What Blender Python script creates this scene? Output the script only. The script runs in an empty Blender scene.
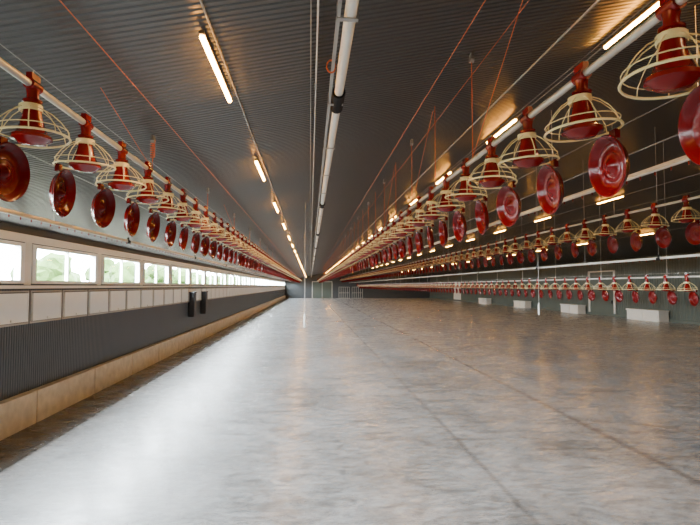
import bpy, bmesh, math, random
from mathutils import Vector, Matrix
random.seed(7)
C = bpy.context.scene.collection
Y0, Y1 = -5.0, 100.0
XL, XR, XRIDGE = -4.93, 24.0, 9.5
EAVE, RIDGE, EAVER = 3.42, 6.33, 4.5
def ceil(x):
    if x < XRIDGE: return EAVE + (RIDGE-EAVE)*(x-XL)/(XRIDGE-XL)
    return RIDGE + (EAVER-RIDGE)*(x-XRIDGE)/(XR-XRIDGE)

# ---------------- materials ----------------
def mat(name, col, rough=.5, metal=0, emit=None, estr=0, noise=0, nscale=8, spec=.5, bump=0):
    m = bpy.data.materials.new(name); m.use_nodes = True
    nt = m.node_tree; b = nt.nodes["Principled BSDF"]
    b.inputs["Base Color"].default_value = (*col, 1)
    b.inputs["Roughness"].default_value = rough
    b.inputs["Metallic"].default_value = metal
    b.inputs["Specular IOR Level"].default_value = spec
    if emit:
        b.inputs["Emission Color"].default_value = (*emit, 1)
        b.inputs["Emission Strength"].default_value = estr
    if noise:
        tc = nt.nodes.new("ShaderNodeTexCoord")
        n = nt.nodes.new("ShaderNodeTexNoise"); n.inputs["Scale"].default_value = nscale
        n.inputs["Detail"].default_value = 6
        nt.links.new(tc.outputs["Object"], n.inputs["Vector"])
        r = nt.nodes.new("ShaderNodeMix"); r.data_type = 'RGBA'
        r.inputs[6].default_value = (*[c*(1-noise) for c in col], 1)
        r.inputs[7].default_value = (*[min(1, c*(1+noise)) for c in col], 1)
        nt.links.new(n.outputs["Fac"], r.inputs[0])
        nt.links.new(r.outputs[2], b.inputs["Base Color"])
        if bump:
            bp = nt.nodes.new("ShaderNodeBump"); bp.inputs["Strength"].default_value = bump
            bp.inputs["Distance"].default_value = .01
            nt.links.new(n.outputs["Fac"], bp.inputs["Height"]); nt.links.new(bp.outputs[0], b.inputs["Normal"])
    return m
M_red = mat("red_plastic", (.18,.003,.003), .25, noise=.15, nscale=3, spec=.35)
M_pan = mat("dark_red_pan_plastic", (.105,.0015,.0015), .2, noise=.15, nscale=4, spec=.2)
M_cream = mat("cream_plastic", (.82,.68,.34), .35)
M_pipe = mat("galvanised_pipe", (.60,.57,.50), .35, .5, noise=.1)
M_white = mat("white_pvc", (.74,.70,.62), .35)
M_ceil = mat("anthracite_ceiling_sheet", (.125,.119,.112), .34, .8, noise=.12, nscale=.6)
M_ceil.node_tree.nodes["Principled BSDF"].inputs["Specular Tint"].default_value = (.55,.51,.47,1)
M_wall = mat("anthracite_wall_sheet", (.080,.096,.110), .42, .2, noise=.1, nscale=1)
M_gable = mat("dark_gable_sheet", (.045,.05,.052), .5, .1, noise=.1, nscale=1)
M_wallr = mat("green_grey_wall_sheet", (.078,.094,.078), .6, 0, noise=.1, nscale=1, spec=.25)
M_kerb = mat("concrete_kerb", (.66,.62,.50), .9, noise=.35, nscale=5, bump=1)
M_frame = mat("white_window_frame", (.84,.84,.80), .4)
M_iframe = mat("inlet_frame_grey", (.38,.36,.32), .5)
M_creamtrim = mat("cream_trim", (.78,.75,.66), .5, noise=.06)
M_flap = mat("inlet_plastic", (.92,.91,.85), .45, noise=.04)
M_cord = mat("orange_cord", (.65,.14,.04), .6)
M_wcord = mat("grey_cord", (.6,.57,.53), .5)
M_steel = mat("steel_cable", (.35,.33,.3), .35, .8)
M_black = mat("black_plastic", (.015,.015,.016), .75, spec=.1)
M_dgrey = mat("dark_grey_steel_box", (.03,.032,.035), .5)
M_block = mat("pale_fibreglass", (.60,.58,.52), .6, noise=.1)
M_tube = mat("lamp_glow", (1,.8,.5), .4, emit=(1,.42,.055), estr=130)
M_house = mat("lamp_housing", (.25,.15,.06), .4)
M_leaf = mat("foliage", (.024,.044,.009), .8, noise=.6, nscale=1.5, spec=.1)
M_bark = mat("bark", (.01,.008,.005), .9)
M_grass = mat("dark_grass", (.035,.045,.025), .9, noise=.3, nscale=.5)

M_glass = bpy.data.materials.new("window_glass"); M_glass.use_nodes = True
nt = M_glass.node_tree; nt.nodes.clear()
o = nt.nodes.new("ShaderNodeOutputMaterial"); mx = nt.nodes.new("ShaderNodeMixShader")
tr = nt.nodes.new("ShaderNodeBsdfTransparent"); gl = nt.nodes.new("ShaderNodeBsdfGlossy")
gl.inputs["Roughness"].default_value = .02; mx.inputs[0].default_value = .06
nt.links.new(tr.outputs[0], mx.inputs[1]); nt.links.new(gl.outputs[0], mx.inputs[2]); nt.links.new(mx.outputs[0], o.inputs[0])

# floor concrete
M_floor = bpy.data.materials.new("power_floated_concrete"); M_floor.use_nodes = True
nt = M_floor.node_tree; b = nt.nodes["Principled BSDF"]; L = nt.links.new
def N(t, **k):
    n = nt.nodes.new(t)
    for a, v in k.items(): setattr(n, a, v)
    return n
tc = N("ShaderNodeTexCoord")
n1 = N("ShaderNodeTexNoise"); n1.inputs["Scale"].default_value = .5; n1.inputs["Detail"].default_value = 4; n1.inputs["Distortion"].default_value = .8
n2 = N("ShaderNodeTexNoise"); n2.inputs["Scale"].default_value = 6; n2.inputs["Detail"].default_value = 12; n2.inputs["Roughness"].default_value = .8; n2.inputs["Distortion"].default_value = .6
n3 = N("ShaderNodeTexNoise"); n3.inputs["Scale"].default_value = 1.9; n3.inputs["Detail"].default_value = 12; n3.inputs["Roughness"].default_value = .72; n3.inputs["Distortion"].default_value = 1.2
mp = N("ShaderNodeMapping"); mp.inputs["Rotation"].default_value = (0,0,.5); mp.inputs["Scale"].default_value = (1,2.2,1)
L(tc.outputs["Object"], mp.inputs[0])
L(tc.outputs["Object"], n1.inputs["Vector"]); L(mp.outputs[0], n2.inputs["Vector"]); L(mp.outputs[0], n3.inputs["Vector"])
cr = N("ShaderNodeValToRGB"); cr.color_ramp.elements[0].position = .43; cr.color_ramp.elements[1].position = .57
cr.color_ramp.elements[0].color = (.155,.162,.165,1); cr.color_ramp.elements[1].color = (.44,.46,.475,1)
am = N("ShaderNodeMath", operation='MULTIPLY_ADD'); L(n2.outputs["Fac"], am.inputs[0]); am.inputs[1].default_value = .42
am2 = N("ShaderNodeMath", operation='MULTIPLY'); L(n1.outputs["Fac"], am2.inputs[0]); am2.inputs[1].default_value = .18
L(am2.outputs[0], am.inputs[2])
am3 = N("ShaderNodeMath", operation='MULTIPLY_ADD'); L(n3.outputs["Fac"], am3.inputs[0]); am3.inputs[1].default_value = .40; L(am.outputs[0], am3.inputs[2])
L(am3.outputs[0], cr.inputs[0])
sx = N("ShaderNodeSeparateXYZ"); L(tc.outputs["Object"], sx.inputs[0])
prev = cr.outputs[0]
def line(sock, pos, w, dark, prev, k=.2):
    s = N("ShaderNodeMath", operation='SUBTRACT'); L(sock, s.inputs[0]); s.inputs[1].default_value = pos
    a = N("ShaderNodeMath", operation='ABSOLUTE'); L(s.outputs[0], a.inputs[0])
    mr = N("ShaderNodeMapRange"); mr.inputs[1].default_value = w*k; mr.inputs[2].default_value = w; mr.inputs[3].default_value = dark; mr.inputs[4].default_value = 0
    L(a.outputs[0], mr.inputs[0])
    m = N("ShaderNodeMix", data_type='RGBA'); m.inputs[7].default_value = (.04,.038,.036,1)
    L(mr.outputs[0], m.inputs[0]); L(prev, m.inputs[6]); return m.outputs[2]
for p, w, d in ((2.3,.06,.4),(4.75,.10,.5),(10,.05,.35),(16,.05,.35)):
    prev = line(sx.outputs[0], p, w, d, prev)
prev = line(sx.outputs[0], -4.5, .58, .92, prev, .88)  # shade at the foot of the left kerb, painted in as a wide dark strip
for p in (6.0, 18, 30, 42, 54): prev = line(sx.outputs[1], p+4.5, .03, .2, prev)
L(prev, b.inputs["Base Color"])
rr = N("ShaderNodeMapRange"); rr.inputs[1].default_value = .35; rr.inputs[2].default_value = .65; rr.inputs[3].default_value = .32; rr.inputs[4].default_value = .22
L(n3.outputs["Fac"], rr.inputs[0]); L(rr.outputs[0], b.inputs["Roughness"])

# ---------------- mesh helpers ----------------
class MB:
    def __init__(s): s.v=[]; s.f=[]; s.m=[]
    def add(s, vs, fs, mi=0):
        k=len(s.v); s.v+= [tuple(v) for v in vs]; s.f+=[tuple(i+k for i in f) for f in fs]; s.m+=[mi]*len(fs); return s
    def box(s, a, b, mi=0):
        x0,y0,z0=a; x1,y1,z1=b
        vs=[(x0,y0,z0),(x1,y0,z0),(x1,y1,z0),(x0,y1,z0),(x0,y0,z1),(x1,y0,z1),(x1,y1,z1),(x0,y1,z1)]
        return s.add(vs,[(0,3,2,1),(4,5,6,7),(0,1,5,4),(1,2,6,5),(2,3,7,6),(3,0,4,7)],mi)
    def lathe(s, prof, n=24, mi=0, M=None, rib=None):
        vs=[];fs=[]
        for r,z in prof:
            for i in range(n):
                a=2*math.pi*i/n; zz=z
                if rib and rib[0]<r<rib[1] and z>-.001 and i%4==0: zz+=rib[2]
                p=Vector((r*math.cos(a),r*math.sin(a),zz)); vs.append(M@p if M else p)
        for j in range(len(prof)-1):
            for i in range(n):
                fs.append((j*n+i,j*n+(i+1)%n,(j+1)*n+(i+1)%n,(j+1)*n+i))
        return s.add(vs,fs,mi)
    def sweep(s, pts, r, n=6, mi=0, closed=False):
        pts=[Vector(p) for p in pts]; m=len(pts); vs=[];fs=[]
        for i,p in enumerate(pts):
            if closed: t=pts[(i+1)%m]-pts[i-1]
            else: t=pts[min(i+1,m-1)]-pts[max(i-1,0)]
            t.normalize(); u=t.cross(Vector((0,0,1)))
            if u.length<.01: u=Vector((1,0,0))
            u.normalize(); w=t.cross(u)
            for k in range(n):
                a=2*math.pi*k/n; vs.append(p+u*(r*math.cos(a))+w*(r*math.sin(a)))
        for j in range(m if closed else m-1):
            j2=(j+1)%m
            for k in range(n): fs.append((j*n+k,j*n+(k+1)%n,j2*n+(k+1)%n,j2*n+k))
        if not closed: fs+= [tuple(range(n)), tuple(range((m-1)*n,m*n))[::-1]]
        return s.add(vs,fs,mi)
    def ring(s, R, z, r, seg=28, n=6, mi=0):
        return s.sweep([(R*math.cos(2*math.pi*i/seg),R*math.sin(2*math.pi*i/seg),z) for i in range(seg)], r, n, mi, True)
    def cyl(s, a, b, r, n=10, mi=0): return s.sweep([a,b], r, n, mi)
    def mesh(s, name, mats, smooth=False):
        me=bpy.data.meshes.new(name); me.from_pydata(s.v,[],s.f); me.update()
        for m in mats: me.materials.append(m)
        me.polygons.foreach_set("material_index", s.m)
        bm=bmesh.new(); bm.from_mesh(me); bmesh.ops.recalc_face_normals(bm, faces=bm.faces); bm.to_mesh(me); bm.free()
        if smooth:
            me.polygons.foreach_set("use_smooth",[True]*len(me.polygons))
            try: me.set_sharp_from_angle(angle=math.radians(40))
            except Exception: pass
        return me
def obj(name, data, loc=(0,0,0), parent=None, label=None, cat=None, group=None, kind=None):
    ob=bpy.data.objects.new(name, data); C.objects.link(ob); ob.location=loc
    if parent: ob.parent=parent
    if label: ob["label"]=label
    if cat: ob["category"]=cat
    if group: ob["group"]=group
    if kind: ob["kind"]=kind
    return ob
def struct(name, mb, mats, label, cat="building", smooth=False):
    return obj(name, mb.mesh(name, mats, smooth), label=label, cat=cat, kind="structure")

# ---------------- shell ----------------
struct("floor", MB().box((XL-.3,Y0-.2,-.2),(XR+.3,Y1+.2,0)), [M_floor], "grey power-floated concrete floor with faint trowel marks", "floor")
def corr(mb, y0, y1, pitch, depth, rows, mi=0, mirror=1):
    ys=[]; y=y0
    while y<y1:
        ys += [(y,0),(y+pitch*.5,0),(y+pitch*.62,1),(y+pitch*.88,1)]; y+=pitch
    vs=[];fs=[];R=len(rows)
    for (yy,d) in ys:
        for fn in rows:
            x,z=fn(d*depth); vs.append((x,yy,z))
    for i in range(len(ys)-1):
        for r in range(R-1): fs.append((i*R+r,i*R+r+1,(i+1)*R+r+1,(i+1)*R+r))
    mb.add(vs,fs,mi)
mb=MB()
corr(mb, Y0-.3, Y1+.3, .068, .011, [lambda d:(XL-.2,ceil(XL-.2)+d),lambda d:(XRIDGE,RIDGE+d),lambda d:(XR+.2,ceil(XR+.2)+d)])
struct("ceiling", mb, [M_ceil], "dark grey ribbed metal sheet ceiling, slightly glossy", "ceiling")
WZ0, WZ1 = 2.44, 3.14; WP, WW = 3.0, 2.6; WS = 9.45-5*WP
mb=MB()
corr(mb, Y0, Y1, .07, .014, [lambda d:(XL-d,0.0),lambda d:(XL-d,WZ0)])
mb.box((XL-.12,Y0,0),(XL-.03,Y1,WZ0-.001))
mb.box((XL-.12,Y0,WZ1),(XL,Y1,EAVE+.05))
yy=WS; wins=[]
mb.box((XL-.12,Y0,WZ0),(XL,WS,WZ1))
while yy+WW < Y1-.5:
    wins.append(yy); nxt = yy+WP if yy+WP+WW < Y1-.5 else Y1
    mb.box((XL-.12,yy+WW,WZ0),(XL,nxt,WZ1))
    if nxt<Y1: mb.box((XL,yy+WW+.10,WZ0-.02),(XL+.012,nxt-.10,WZ1+.02),1)
    yy+=WP
struct("wall_left", mb, [M_wall, M_creamtrim], "blue-grey ribbed metal side wall with window band", "wall")
mb=MB()
corr(mb, Y0-.25, Y1+.3, .25, .03, [lambda d:(XR+d,0.0),lambda d:(XR+d,EAVER+.15)])
struct("wall_right", mb, [M_wallr], "dark green-grey ribbed metal side wall", "wall")
def gable(name,y,t,mi):
    mb=MB(); 
    pts=[(XL-.12,0),(XR+.1,0),(XR+.1,ceil(XR)+.05),(XRIDGE,RIDGE+.05),(XL-.12,ceil(XL)+.05)]
    vs=[(x,y,z) for x,z in pts]+[(x,y+t,z) for x,z in pts]
    mb.add(vs,[(0,1,2,3,4),(9,8,7,6,5)]+[(i,(i+1)%5,(i+1)%5+5,i+5) for i in range(5)])
    struct(name, mb, [M_gable], "dark grey gable end wall of the barn", "wall")
gable("wall_back",Y1,.15,0); gable("wall_front",Y0-.15,.15,0)
mb=MB(); y=Y0
while y<Y1:
    y2=min(y+2.4,Y1); mb.box((XL,y+.02,0),(XL+.15,y2-.02,.56)); mb.box((XL+.0,y,0),(XL+.10,y2,.52)); y=y2
struct("baseboard_left", mb, [M_kerb], "beige precast concrete kerb along the wall foot", "kerb")
mb=MB(); mb.box((XR-.14,Y0,0),(XR,Y1,.2))
struct("baseboard_right", mb, [M_wallr], "dark kerb along the wall foot", "kerb")
mb=MB().box((XL,Y0,WZ1+.02),(XL+.035,Y1,WZ1+.13)); mb.box((XL,Y0,WZ1+.13),(XL+.05,Y1,WZ1+.15))
struct("trim_1", mb, [M_creamtrim], "cream strip above the window band","trim")
mb=MB().box((XL,Y0,WZ0-.085),(XL+.06,Y1,WZ0-.03))
struct("trim_2", mb, [M_creamtrim], "cream sill strip under the window band","trim")
mb=MB(); mb.box((XL,Y0,EAVE-.12),(XL+.02,Y1,EAVE+.0))
struct("trim_3", mb, [M_gable], "dark eaves flashing","trim")
for i,wy in enumerate(wins):
    mb=MB(); t=.06; x0,x1=XL-.08,XL+.025
    mb.box((x0,wy-.08,WZ0),(x1,wy+t,WZ1)); mb.box((x0,wy+WW-t,WZ0),(x1,wy+WW+.08,WZ1))
    mb.box((x0,wy+t,WZ0),(x1,wy+WW-t,WZ0+t)); mb.box((x0,wy+t,WZ1-t),(x1,wy+WW-t,WZ1))
    mb.box((x0+.02,wy+WW*.5-.02,WZ0+t),(x1-.02,wy+WW*.5+.02,WZ1-t))
    w=struct(f"window_{i+1}", mb, [M_frame], "long white-framed window letting in daylight","window")
    g=MB().box((XL-.055,wy+t,WZ0+t),(XL-.045,wy+WW-t,WZ1-t))
    obj("glass", g.mesh("glass",[M_glass]), parent=w)
def door(n, mb, lab): struct(f"door_{n}", mb, [M_block, M_wallr, M_black], lab, "door")
mb=MB(); x=XR-.03; ya,yb=38.2,41.6; h=3.55
mb.box((x,ya,0.02),(x+.03,yb,h),1)
for (p,q) in (((x-.08,ya-.2,0),(x,ya,h+.1)),((x-.08,yb,0),(x,yb+.2,h+.1)),((x-.08,ya-.2,h),(x,yb+.2,h+.1)),((x-.05,ya,2.35),(x,yb,2.41))): mb.box(p,q,0)
mb.box((x-.08,ya+.2,1.0),(x,ya+.3,1.25),2)
door(1, mb, "dark wide side door with white frame")
mb=MB(); y=Y1-.06
mb.box((0.5,y,0),(4.3,y+.06,3.2),1)
for (p,q) in (((.4,y-.05,0),(.5,y+.05,3.3)),((4.3,y-.05,0),(4.4,y+.05,3.3)),((.4,y-.05,3.2),(4.4,y+.05,3.3)),((2.37,y-.03,0),(2.43,y,3.2))): mb.box(p,q,0)
door(2, mb, "tall double end door in the gable wall")
mb=MB(); x=XR-.03; mb.box((x,79,0.02),(x+.03,83,3.0),0); mb.box((x-.06,81.2,1.2),(x,81.4,1.4),2)
door(3, mb, "pale plain door in the side wall")

# ---------------- air inlets ----------------
mbA=MB()
fw,fz0,fz1=1.10,0,.58
mbA.box((0,0,fz0),(.04,.03,fz1)); mbA.box((0,fw-.03,fz0),(.04,fw,fz1)); mbA.box((0,.03,fz0),(.04,fw-.03,.03)); mbA.box((0,.03,fz1-.03),(.04,fw-.03,fz1))
me_fr=mbA.mesh("frame",[M_iframe])
mbF=MB(); mbF.box((.01,.045,.045),(.055,fw-.045,fz1-.045)); mbF.box((.055,fw/2-.02,.055),(.08,fw/2+.02,.1))
mbF.box((.055,.045,.045),(.062,fw-.045,.07)); mbF.box((.055,.045,fz1-.07),(.062,fw-.045,fz1-.045)); mbF.box((.055,.045,.07),(.062,.07,fz1-.07)); mbF.box((.055,fw-.07,.07),(.062,fw-.045,fz1-.07))
me_fl=mbF.mesh("flap",[M_flap])
y=9.31-1.16*10
while y<Y1-1.2:
    e=obj("air_inlet", None, (XL,y,1.74), label="cream plastic air inlet flap below the window band", cat="air inlet", group="air inlets along the side wall")
    obj("frame",me_fr,parent=e); obj("flap",me_fl,parent=e); y+=1.16

# ---------------- feeders ----------------
def hopper(mb, n=20, mi=0):
    mb.cyl((0,-.055,.33),(0,.055,.33),.036,12,mi)
    mb.box((-.018,-.05,.36),(.018,.05,.40),mi)
    mb.lathe([(.0,.305),(.040,.305),(.034,.27),(.036,.245),(.056,.235),(.056,.222),(.044,.218),(.055,.14),(.072,.07),(.090,.025),(.114,.01),(.116,-.01),(.095,-.015),(.075,-.035),(.0,-.045)],n,mi)
def grill(mb, ribs=9, seg=28, n=6, mi=0):
    mb.ring(.212,0,.007,seg,n,mi)
    mb.ring(.206,.045,.003,seg,n,mi)
    mb.lathe([(.060,.165),(.066,.17),(.066,.205),(.060,.205),(.060,.165)],max(8,seg//2),mi)
    for i in range(ribs):
        a=2*math.pi*(i+.5)/ribs; c,s=math.cos(a),math.sin(a)
        mb.sweep([(r*c,r*s,z) for r,z in ((.064,.185),(.115,.155),(.165,.105),(.203,.05),(.212,0))],.0034,max(3,n-2),mi)
def pan(mb, out, n=64, mi=0, lo=False):
    M=Matrix.Translation((out*.185,0,-.205)) @ Matrix.Rotation(math.radians(-out*97),4,'Y')
    prof=[(.001,.045),(.02,.04),(.04,.012),(.06,.006),(.075,.005),(.080,.009),(.086,.005),(.105,.004),(.135,.005),(.142,.009),(.158,.038),(.178,.048),(.184,.044),(.180,.036),(.163,.028),(.144,-.006),(.06,-.012),(.001,-.012)]
    if lo: prof=[(.001,.05),(.05,.008),(.14,.006),(.178,.048),(.145,-.008),(.001,-.012)]
    mb.lathe(prof,n,mi,M,None if lo else (.09,.143,.0022))
    if not lo:
        mb.box((out*.195-.012,-.03,-.045),(out*.195+.02,.03,.012),mi)
me_hop=(lambda m:(hopper(m),m.mesh("hopper",[M_red],True))[1])(MB())
me_gri=(lambda m:(grill(m),m.mesh("grill",[M_cream],True))[1])(MB())
me_pan={o:(lambda m:(pan(m,o),m.mesh("pan",[M_pan],True))[1])(MB()) for o in (-1,1)}
def lowmb(o):
    m=MB(); m.cyl((0,-.05,.33),(0,.05,.33),.038,6,0)
    m.lathe([(.04,.3),(.04,.25),(.062,.23),(.06,.14),(.13,.01),(.08,-.02)],8,0)
    grill(m,8,12,3,1); pan(m,o,12,2,True); return m
lowm={o:lowmb(o) for o in (-1,1)}
me_low={o:lowm[o].mesh("feeder_small",[M_red,M_cream,M_pan],True) for o in (-1,1)}
rows=[(-1.73,3.32,3.25-.75*2,-1,"feeders on the line by the windows"),(1.61,3.32,2.09-.75,1,"feeders on the line over the floor"),
      (6.0,3.45,7.58-.75*6,1,"feeders on the middle line"),(9.3,2.30,5.8,1,"feeders on the lowered line")]
allf=[]
for X,Z,ys,o,g in rows:
    y=ys
    while y<Y1-1.5: allf.append((y,X,Z,o,g)); y+=.75
allf.sort()
vis=[a for a in allf if -0.62 < a[1]/a[0] < .88]
lab={-1:"red feeder hopper with cream wire grill and pan hanging open",1:"red feeder with cream grill and glossy pan hanging open"}
for k,(y,X,Z,o,g) in enumerate(vis[:300]):
    near = y<22
    rz=math.radians(random.uniform(-7,7))
    if near:
        e=obj("poultry_feeder",None,(X,y,Z),label=lab[o],cat="poultry feeder",group=g)
        obj("hopper",me_hop,parent=e)
        gr=obj("grill",me_gri,parent=e); gr.rotation_euler=(math.radians(random.uniform(-3,3)),math.radians(random.uniform(-4,4)),rz)
        p=obj("pan",me_pan[o],parent=e); p.rotation_euler=(0,math.radians(random.uniform(-2,2)),rz*1.2)
    else:
        obj("poultry_feeder",me_low[o],(X,y,Z),label=lab[o],cat="poultry feeder",group=g)
mb=MB()
for (y,X,Z,o,g) in vis[300:]:
    s=lowm[o]; k=len(mb.v)
    mb.v+=[(a+X,b_+y,c+Z) for a,b_,c in s.v]; mb.f+=[tuple(i+k for i in f) for f in s.f]; mb.m+=s.m
obj("distant_poultry_feeders",mb.mesh("distant_feeders",[M_red,M_cream,M_pan]),label="far stretch of red feeders receding along their pipes",cat="poultry feeder",kind="stuff")
for X,Z,ys,o,g in rows:
    mb=MB(); zc=Z+.33
    mb.cyl((X,Y0,zc),(X,Y1-1,zc),.0225,12)
    y=ys+.375
    while y<Y1-2: mb.cyl((X,y-.06,zc),(X,y+.06,zc),.027,12); y+=3.0
    e=obj("feed_pipe",mb.mesh("feed_pipe",[M_pipe],True),label="galvanised auger feed pipe carrying a row of feeders",cat="pipe",group="feed pipes")
    w=MB(); w.cyl((X,Y0+.2,zc+.1),(X,Y1-1,zc+.1),.003,5)
    y=ys
    while y<60: w.cyl((X,y,zc+.02),(X,y,zc+.1),.003,4); y+=1.5
    obj("perch_wire",w.mesh("perch_wire",[M_steel]),parent=e)
    mo=MB(); mo.box((X-.16,Y1-1.25,zc-.2),(X+.16,Y1-.9,zc+.2)); mo.cyl((X,Y1-.95,zc),(X,Y1-.6,zc),.1,14)
    obj("drive_motor",mo.mesh("drive_motor",[M_red]),label="red drive motor at the end of a feed pipe",cat="motor",group="feed line motors")
# ---------------- drinker lines ----------------
drink=[(.25,4.12,.040),(3.8,3.68,.021),(-3.7,3.30,.018),(7.7,3.0,.014)]
for X,Z,r in drink:
    mb=MB(); mb.cyl((X,Y0,Z),(X,Y1,Z),r,14); mb.box((X-r*.6,Y0,Z+r*.9),(X+r*.6,Y1,Z+r*.9+.025))
    e=obj("drinker_line",mb.mesh("drinker_line",[M_white if X==.25 else M_pipe],True),label="white nipple drinker pipe running the length of the barn",cat="pipe",group="drinker lines")
    if X!=.25:
        nb=MB(); y=.5
        while y<50: nb.cyl((X,y,Z-r-.035),(X,y,Z-r+.005),.008,6); y+=.25
        obj("nipple",nb.mesh("nipple",[M_red]),parent=e,kind="stuff")
    else:
        sb=MB(); sb.box((X-.085,Y0,Z+.02),(X-.06,Y1,Z+.05)); y=1.6
        while y<60: sb.box((X-.09,y-.02,Z-.046),(X+.05,y+.02,Z-.040)); sb.box((X-.09,y-.02,Z-.046),(X-.085,y+.02,Z+.06)); sb.box((X+.045,y-.02,Z-.046),(X+.05,y+.02,Z+.06)); y+=1.5
        obj("support_rail",sb.mesh("support_rail",[M_steel]),parent=e)
    cb=MB(); y=4.6
    l = .2 if X==.25 else .05
    while y<Y1-2:
        cb.cyl((X,y-l,Z),(X,y+l,Z),r+.02,14); cb.box((X-.012,y-.02,Z),(X+.012,y+.02,Z+r+.07)); y+=6
    obj("clamp",cb.mesh("clamp",[M_black]),parent=e,kind="stuff")
# ---------------- hanging cords, winch cables ----------------
def cordmesh(name,m,r): return MB().cyl((0,0,0),(0,0,1),r,6).mesh(name,[m])
me_c1=cordmesh("orange_cord",M_cord,.0045); me_c2=cordmesh("steel_cord",M_wcord,.0048)
def cords(lst,me,ys,step,end,lab,grp):
    for X,Z in lst:
        y=ys
        while y<end:
            o=obj("suspension_cord",me,(X,y,Z),label=lab,cat="cord",group=grp); o.scale=(1,1,ceil(X)-Z-.002); y+=step
cords([(-1.73,3.65)],me_c1,5.65,3.0,62,"thin orange cord holding up a feed pipe","feed pipe cords")
cords([(1.61,3.65)],me_c1,4.86,1.5,62,"thin orange cord holding up a feed pipe","feed pipe cords")
cords([(6.0,3.78),(9.3,2.63)],me_c2,6.5,3.0,62,"thin grey cord holding up a feed pipe","feed pipe steel cords")
cords([(X,Z+r) for X,Z,r in drink],me_c2,4.6,3.0,60,"thin grey cord holding up a drinker pipe","drinker pipe cords")
me_pu=MB()
me_pu.box((-.015,-.04,0),(.015,.04,.04)); me_pu.cyl((-.02,0,-.02),(.02,0,-.02),.032,12)
me_pu=me_pu.mesh("pulley",[M_steel])
for X,ys in ((-1.73,5.65),(1.61,4.86)):
    y=ys
    while y<40:
        obj("pulley",me_pu,(X,y,ceil(X)-.05),label="small steel pulley fixed under the ceiling",cat="pulley",group="ceiling pulleys"); y+=3
me=MB(); me.sweep([(.022*math.cos(a*.7),.022*math.sin(a*.7),.20-a*.0028) for a in range(0,72)],.006,5)
obj("coiled_cord",me.mesh("coiled_cord",[M_cord],True),(-1.73,5.65,ceil(-1.73)-.26),label="orange coiled spare cord hanging by a ceiling pulley",cat="cord")
me=MB(); me.sweep([(.035*math.cos(a*.5),.012*a/40,.05+.05*math.sin(a*.5)) for a in range(0,50)],.005,5)
obj("coiled_cord",me.mesh("coiled_loop",[M_cord],True),(.16,3.9,4.08),label="small orange coil tied on the central pipe",cat="cord")
for X,m,r,lb in ((-1.45,M_cord,.0038,"orange"),(1.35,M_cord,.0038,"orange"),(1.75,M_cord,.003,"orange"),(.05,M_wcord,.007,"grey"),(.0,M_steel,.004,"steel"),(6.2,M_steel,.006,"steel"),(-2.9,M_steel,.006,"steel"),(2.45,M_steel,.012,"steel"),(9.2,M_steel,.02,"steel")):
    mb=MB(); z=ceil(X)-.07; mb.cyl((X,Y0,z),(X,Y1,z),r,6)
    obj("winch_cable",mb.mesh("winch_cable",[m]),label=lb+" winch cable running under the ceiling",cat="cable",group="winch cables")
for (X,y) in ((-1.73,5.65),(1.61,4.86),(-1.73,11.65),(1.61,7.86),(1.61,10.86)):
    mb=MB(); mb.cyl((X,y,3.68),(X-.0,y-1.4,ceil(X)-.03),.0035,6)
    obj("lift_cord",mb.mesh("lift_cord",[M_cord]),label="slanting orange lift cord",cat="cord",group="lift cords")
# ---------------- lamps ----------------
lh=MB(); lh.box((-.018,-.64,0),(.018,.64,.03)); lh.box((-.01,-.4,.03),(.01,-.38,.072)); lh.box((-.01,.38,.03),(.01,.4,.072)); lh=lh.mesh("housing",[M_house])
lt=MB(); lt.sweep([(0,-.62,-.012),(0,.62,-.012)],.02,10); lt=lt.mesh("tube",[M_tube],True)
sp=bpy.data.lights.new("lamp_light",'SPOT'); sp.energy=75; sp.color=(1,.74,.5); sp.spot_size=math.radians(165); sp.spot_blend=1; sp.shadow_soft_size=0
for X,ys,st,sc in ((-.77,4.2-3.62,3.62,1),(3.15,4.45-3.62,3.62,1),(12.2,19.6-12,6.0,1.4),(18.0,8,6,1.4)):
    y=ys
    while y<Y1-1:
        e=obj("tube_lamp",None,(X,y,ceil(X)-.08),label="warm glowing linear tube lamp under the ceiling",cat="lamp",group="ceiling tube lamps")
        e.scale=(sc,sc,1)
        obj("housing",lh,parent=e); obj("tube",lt,parent=e)
        obj("lamp_light",sp,(X,y,ceil(X)-.14))
        y+=st
    mb=MB(); z=ceil(X+.06)-.03; mb.cyl((X+.06,Y0,z),(X+.06,Y1,z),.008,8)
    obj("lamp_conduit",mb.mesh("lamp_conduit",[M_steel]),label="thin conduit feeding a row of tube lamps",cat="conduit",group="lamp conduits")
# ---------------- hanging sensors ----------------
for X,y,zb,zt in ((-.12,12,1.42,1.75),(6.15,13.2,1.62,1.95)):
    e=obj("hanging_sensor",None,(X,y,zb),label="slim white sensor tube hanging on a thin cord",cat="sensor")
    mb=MB(); mb.lathe([(0,0),(.02,.005),(.024,.03),(.024,zt-zb-.05),(.012,zt-zb),(0,zt-zb)],12); obj("sensor_tube",mb.mesh("sensor_tube",[M_frame],True),parent=e)
    mb=MB(); mb.cyl((0,0,zt-zb),(0,0,ceil(X)-zb),.004,6); obj("cord",mb.mesh("cord",[M_wcord]),parent=e)
for y in (20.9,23.2):
    e=obj("control_box",None,(XL+.08,y,1.05),label="dark grey slim winch box mounted on the ribbed wall",cat="winch box")
    mb=MB(); mb.box((0,0,.1),(.18,.40,1.1)); mb.box((-.075,.1,.1),(0,.3,.7)); mb.box((-.012,-.02,1.07),(.2,.42,1.11)); obj("housing",mb.mesh("housing",[M_dgrey]),parent=e)
    mb=MB(); mb.box((.18,.04,.2),(.192,.36,1.0)); obj("cover",mb.mesh("cover",[M_gable]),parent=e)
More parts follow.
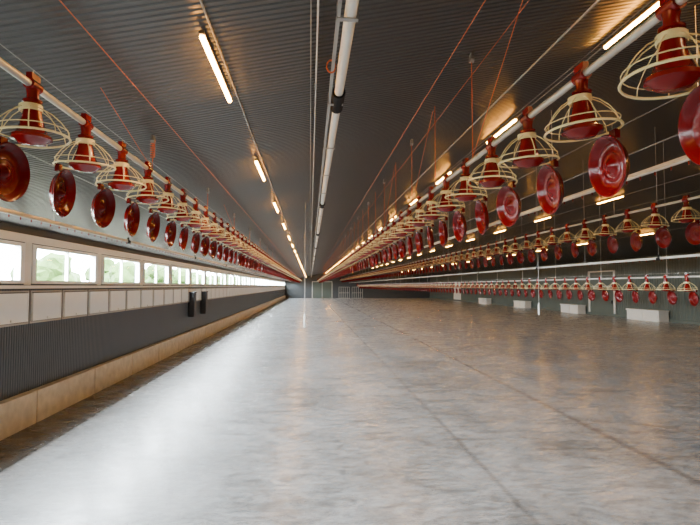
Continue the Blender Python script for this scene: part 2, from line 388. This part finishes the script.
for y,l in ((32.0,3.4),(42.2,3.0),(53.0,3.0),(65,3.0)):
    mb=MB(); mb.box((XR-.85,y,0),(XR-.16,y+l,.66)); mb.box((XR-.9,y-.05,.66),(XR-.14,y+l+.05,.76)); mb.box((XR-.87,y+l*.5-.03,.05),(XR-.85,y+l*.5+.03,.62)); mb.box((XR-.88,y+.1,.2),(XR-.85,y+.2,.45))
    obj("storage_box",mb.mesh("storage_box",[M_block]),label="long pale box with lid standing at the wall foot",cat="box",group="pale boxes by the wall")
for X in (5.5,8.0):
    mb=MB()
    for k in range(6): mb.cyl((X+k*.4,Y1-4,0),(X+k*.4,Y1-4,2.2),.03,6)
    for z in (.1,1.1,2.2): mb.cyl((X,Y1-4,z),(X+2,Y1-4,z),.03,6)
    obj("fence_panel",mb.mesh("fence_panel",[M_pipe]),label="galvanised rail panel standing near the end wall",cat="fence",group="rail panels")
# ---------------- outside ----------------
obj("ground_outside",MB().box((-120,-60,-.6),(XL-.4,300,-.5)).mesh("ground",[M_grass]),label="grass outside the barn windows",cat="ground",kind="structure")
def tree(seed):
    random.seed(seed); mb=MB(); mb.lathe([(.25,0),(.16,1.6),(.1,3.2)],8,1)
    bm=bmesh.new()
    for k in range(9):
        a=random.uniform(0,6.28); r=random.uniform(.2,1.6); z=random.uniform(2,5.2)
        bmesh.ops.create_icosphere(bm,subdivisions=2,radius=random.uniform(.8,1.5),matrix=Matrix.Translation((r*math.cos(a),r*math.sin(a),z)))
    for v in bm.verts: v.co+=Vector([random.uniform(-.18,.18) for _ in range(3)])
    vs=[v.co.copy() for v in bm.verts]; fs=[[v.index for v in f.verts] for f in bm.faces]
    mb.add(vs,fs,0); bm.free(); return mb.mesh("tree",[M_leaf,M_bark])
ts=[tree(s) for s in (1,2,3)]
random.seed(3)
for i in range(24):
    y=30+i*7.6+random.uniform(-.4,.4); o=obj("tree",ts[i%3],(-22-5*(i%2),y,-.5),label="leafy green tree outside the windows",cat="tree",group="trees outside")
    o.rotation_euler=(0,0,random.uniform(0,6)); s=random.uniform(.85,1.1); o.scale=(s*1.1,s*1.1,s)

# ---------------- light ----------------
w=bpy.data.worlds.new("sky"); bpy.context.scene.world=w; w.use_nodes=True
bg=w.node_tree.nodes["Background"]; bg.inputs[0].default_value=(.84,.94,1.0,1); bg.inputs[1].default_value=165
la=bpy.data.lights.new("window_portal",'AREA'); la.shape='RECTANGLE'; la.size=Y1-Y0; la.size_y=.75
la.cycles.is_portal=True
lo=bpy.data.objects.new("window_portal",la); C.objects.link(lo); lo.location=(XL-.14,(Y0+Y1)/2,(WZ0+WZ1)/2)
lo.rotation_euler=Matrix(((0,0,-1),(1,0,0),(0,-1,0))).to_euler()
# ---------------- camera ----------------
cd=bpy.data.cameras.new("camera"); cam=bpy.data.objects.new("camera",cd); C.objects.link(cam)
cd.sensor_width=36; cd.lens=505/700*36; cd.clip_end=500
cam.location=(0,0,2.4)
yaw=math.atan(40/505); p=math.atan(23.5/505)
d=Vector((math.sin(yaw)*math.cos(p),math.cos(yaw)*math.cos(p),math.sin(p)))
cam.rotation_euler=d.to_track_quat('-Z','Y').to_euler()
bpy.context.scene.camera=cam
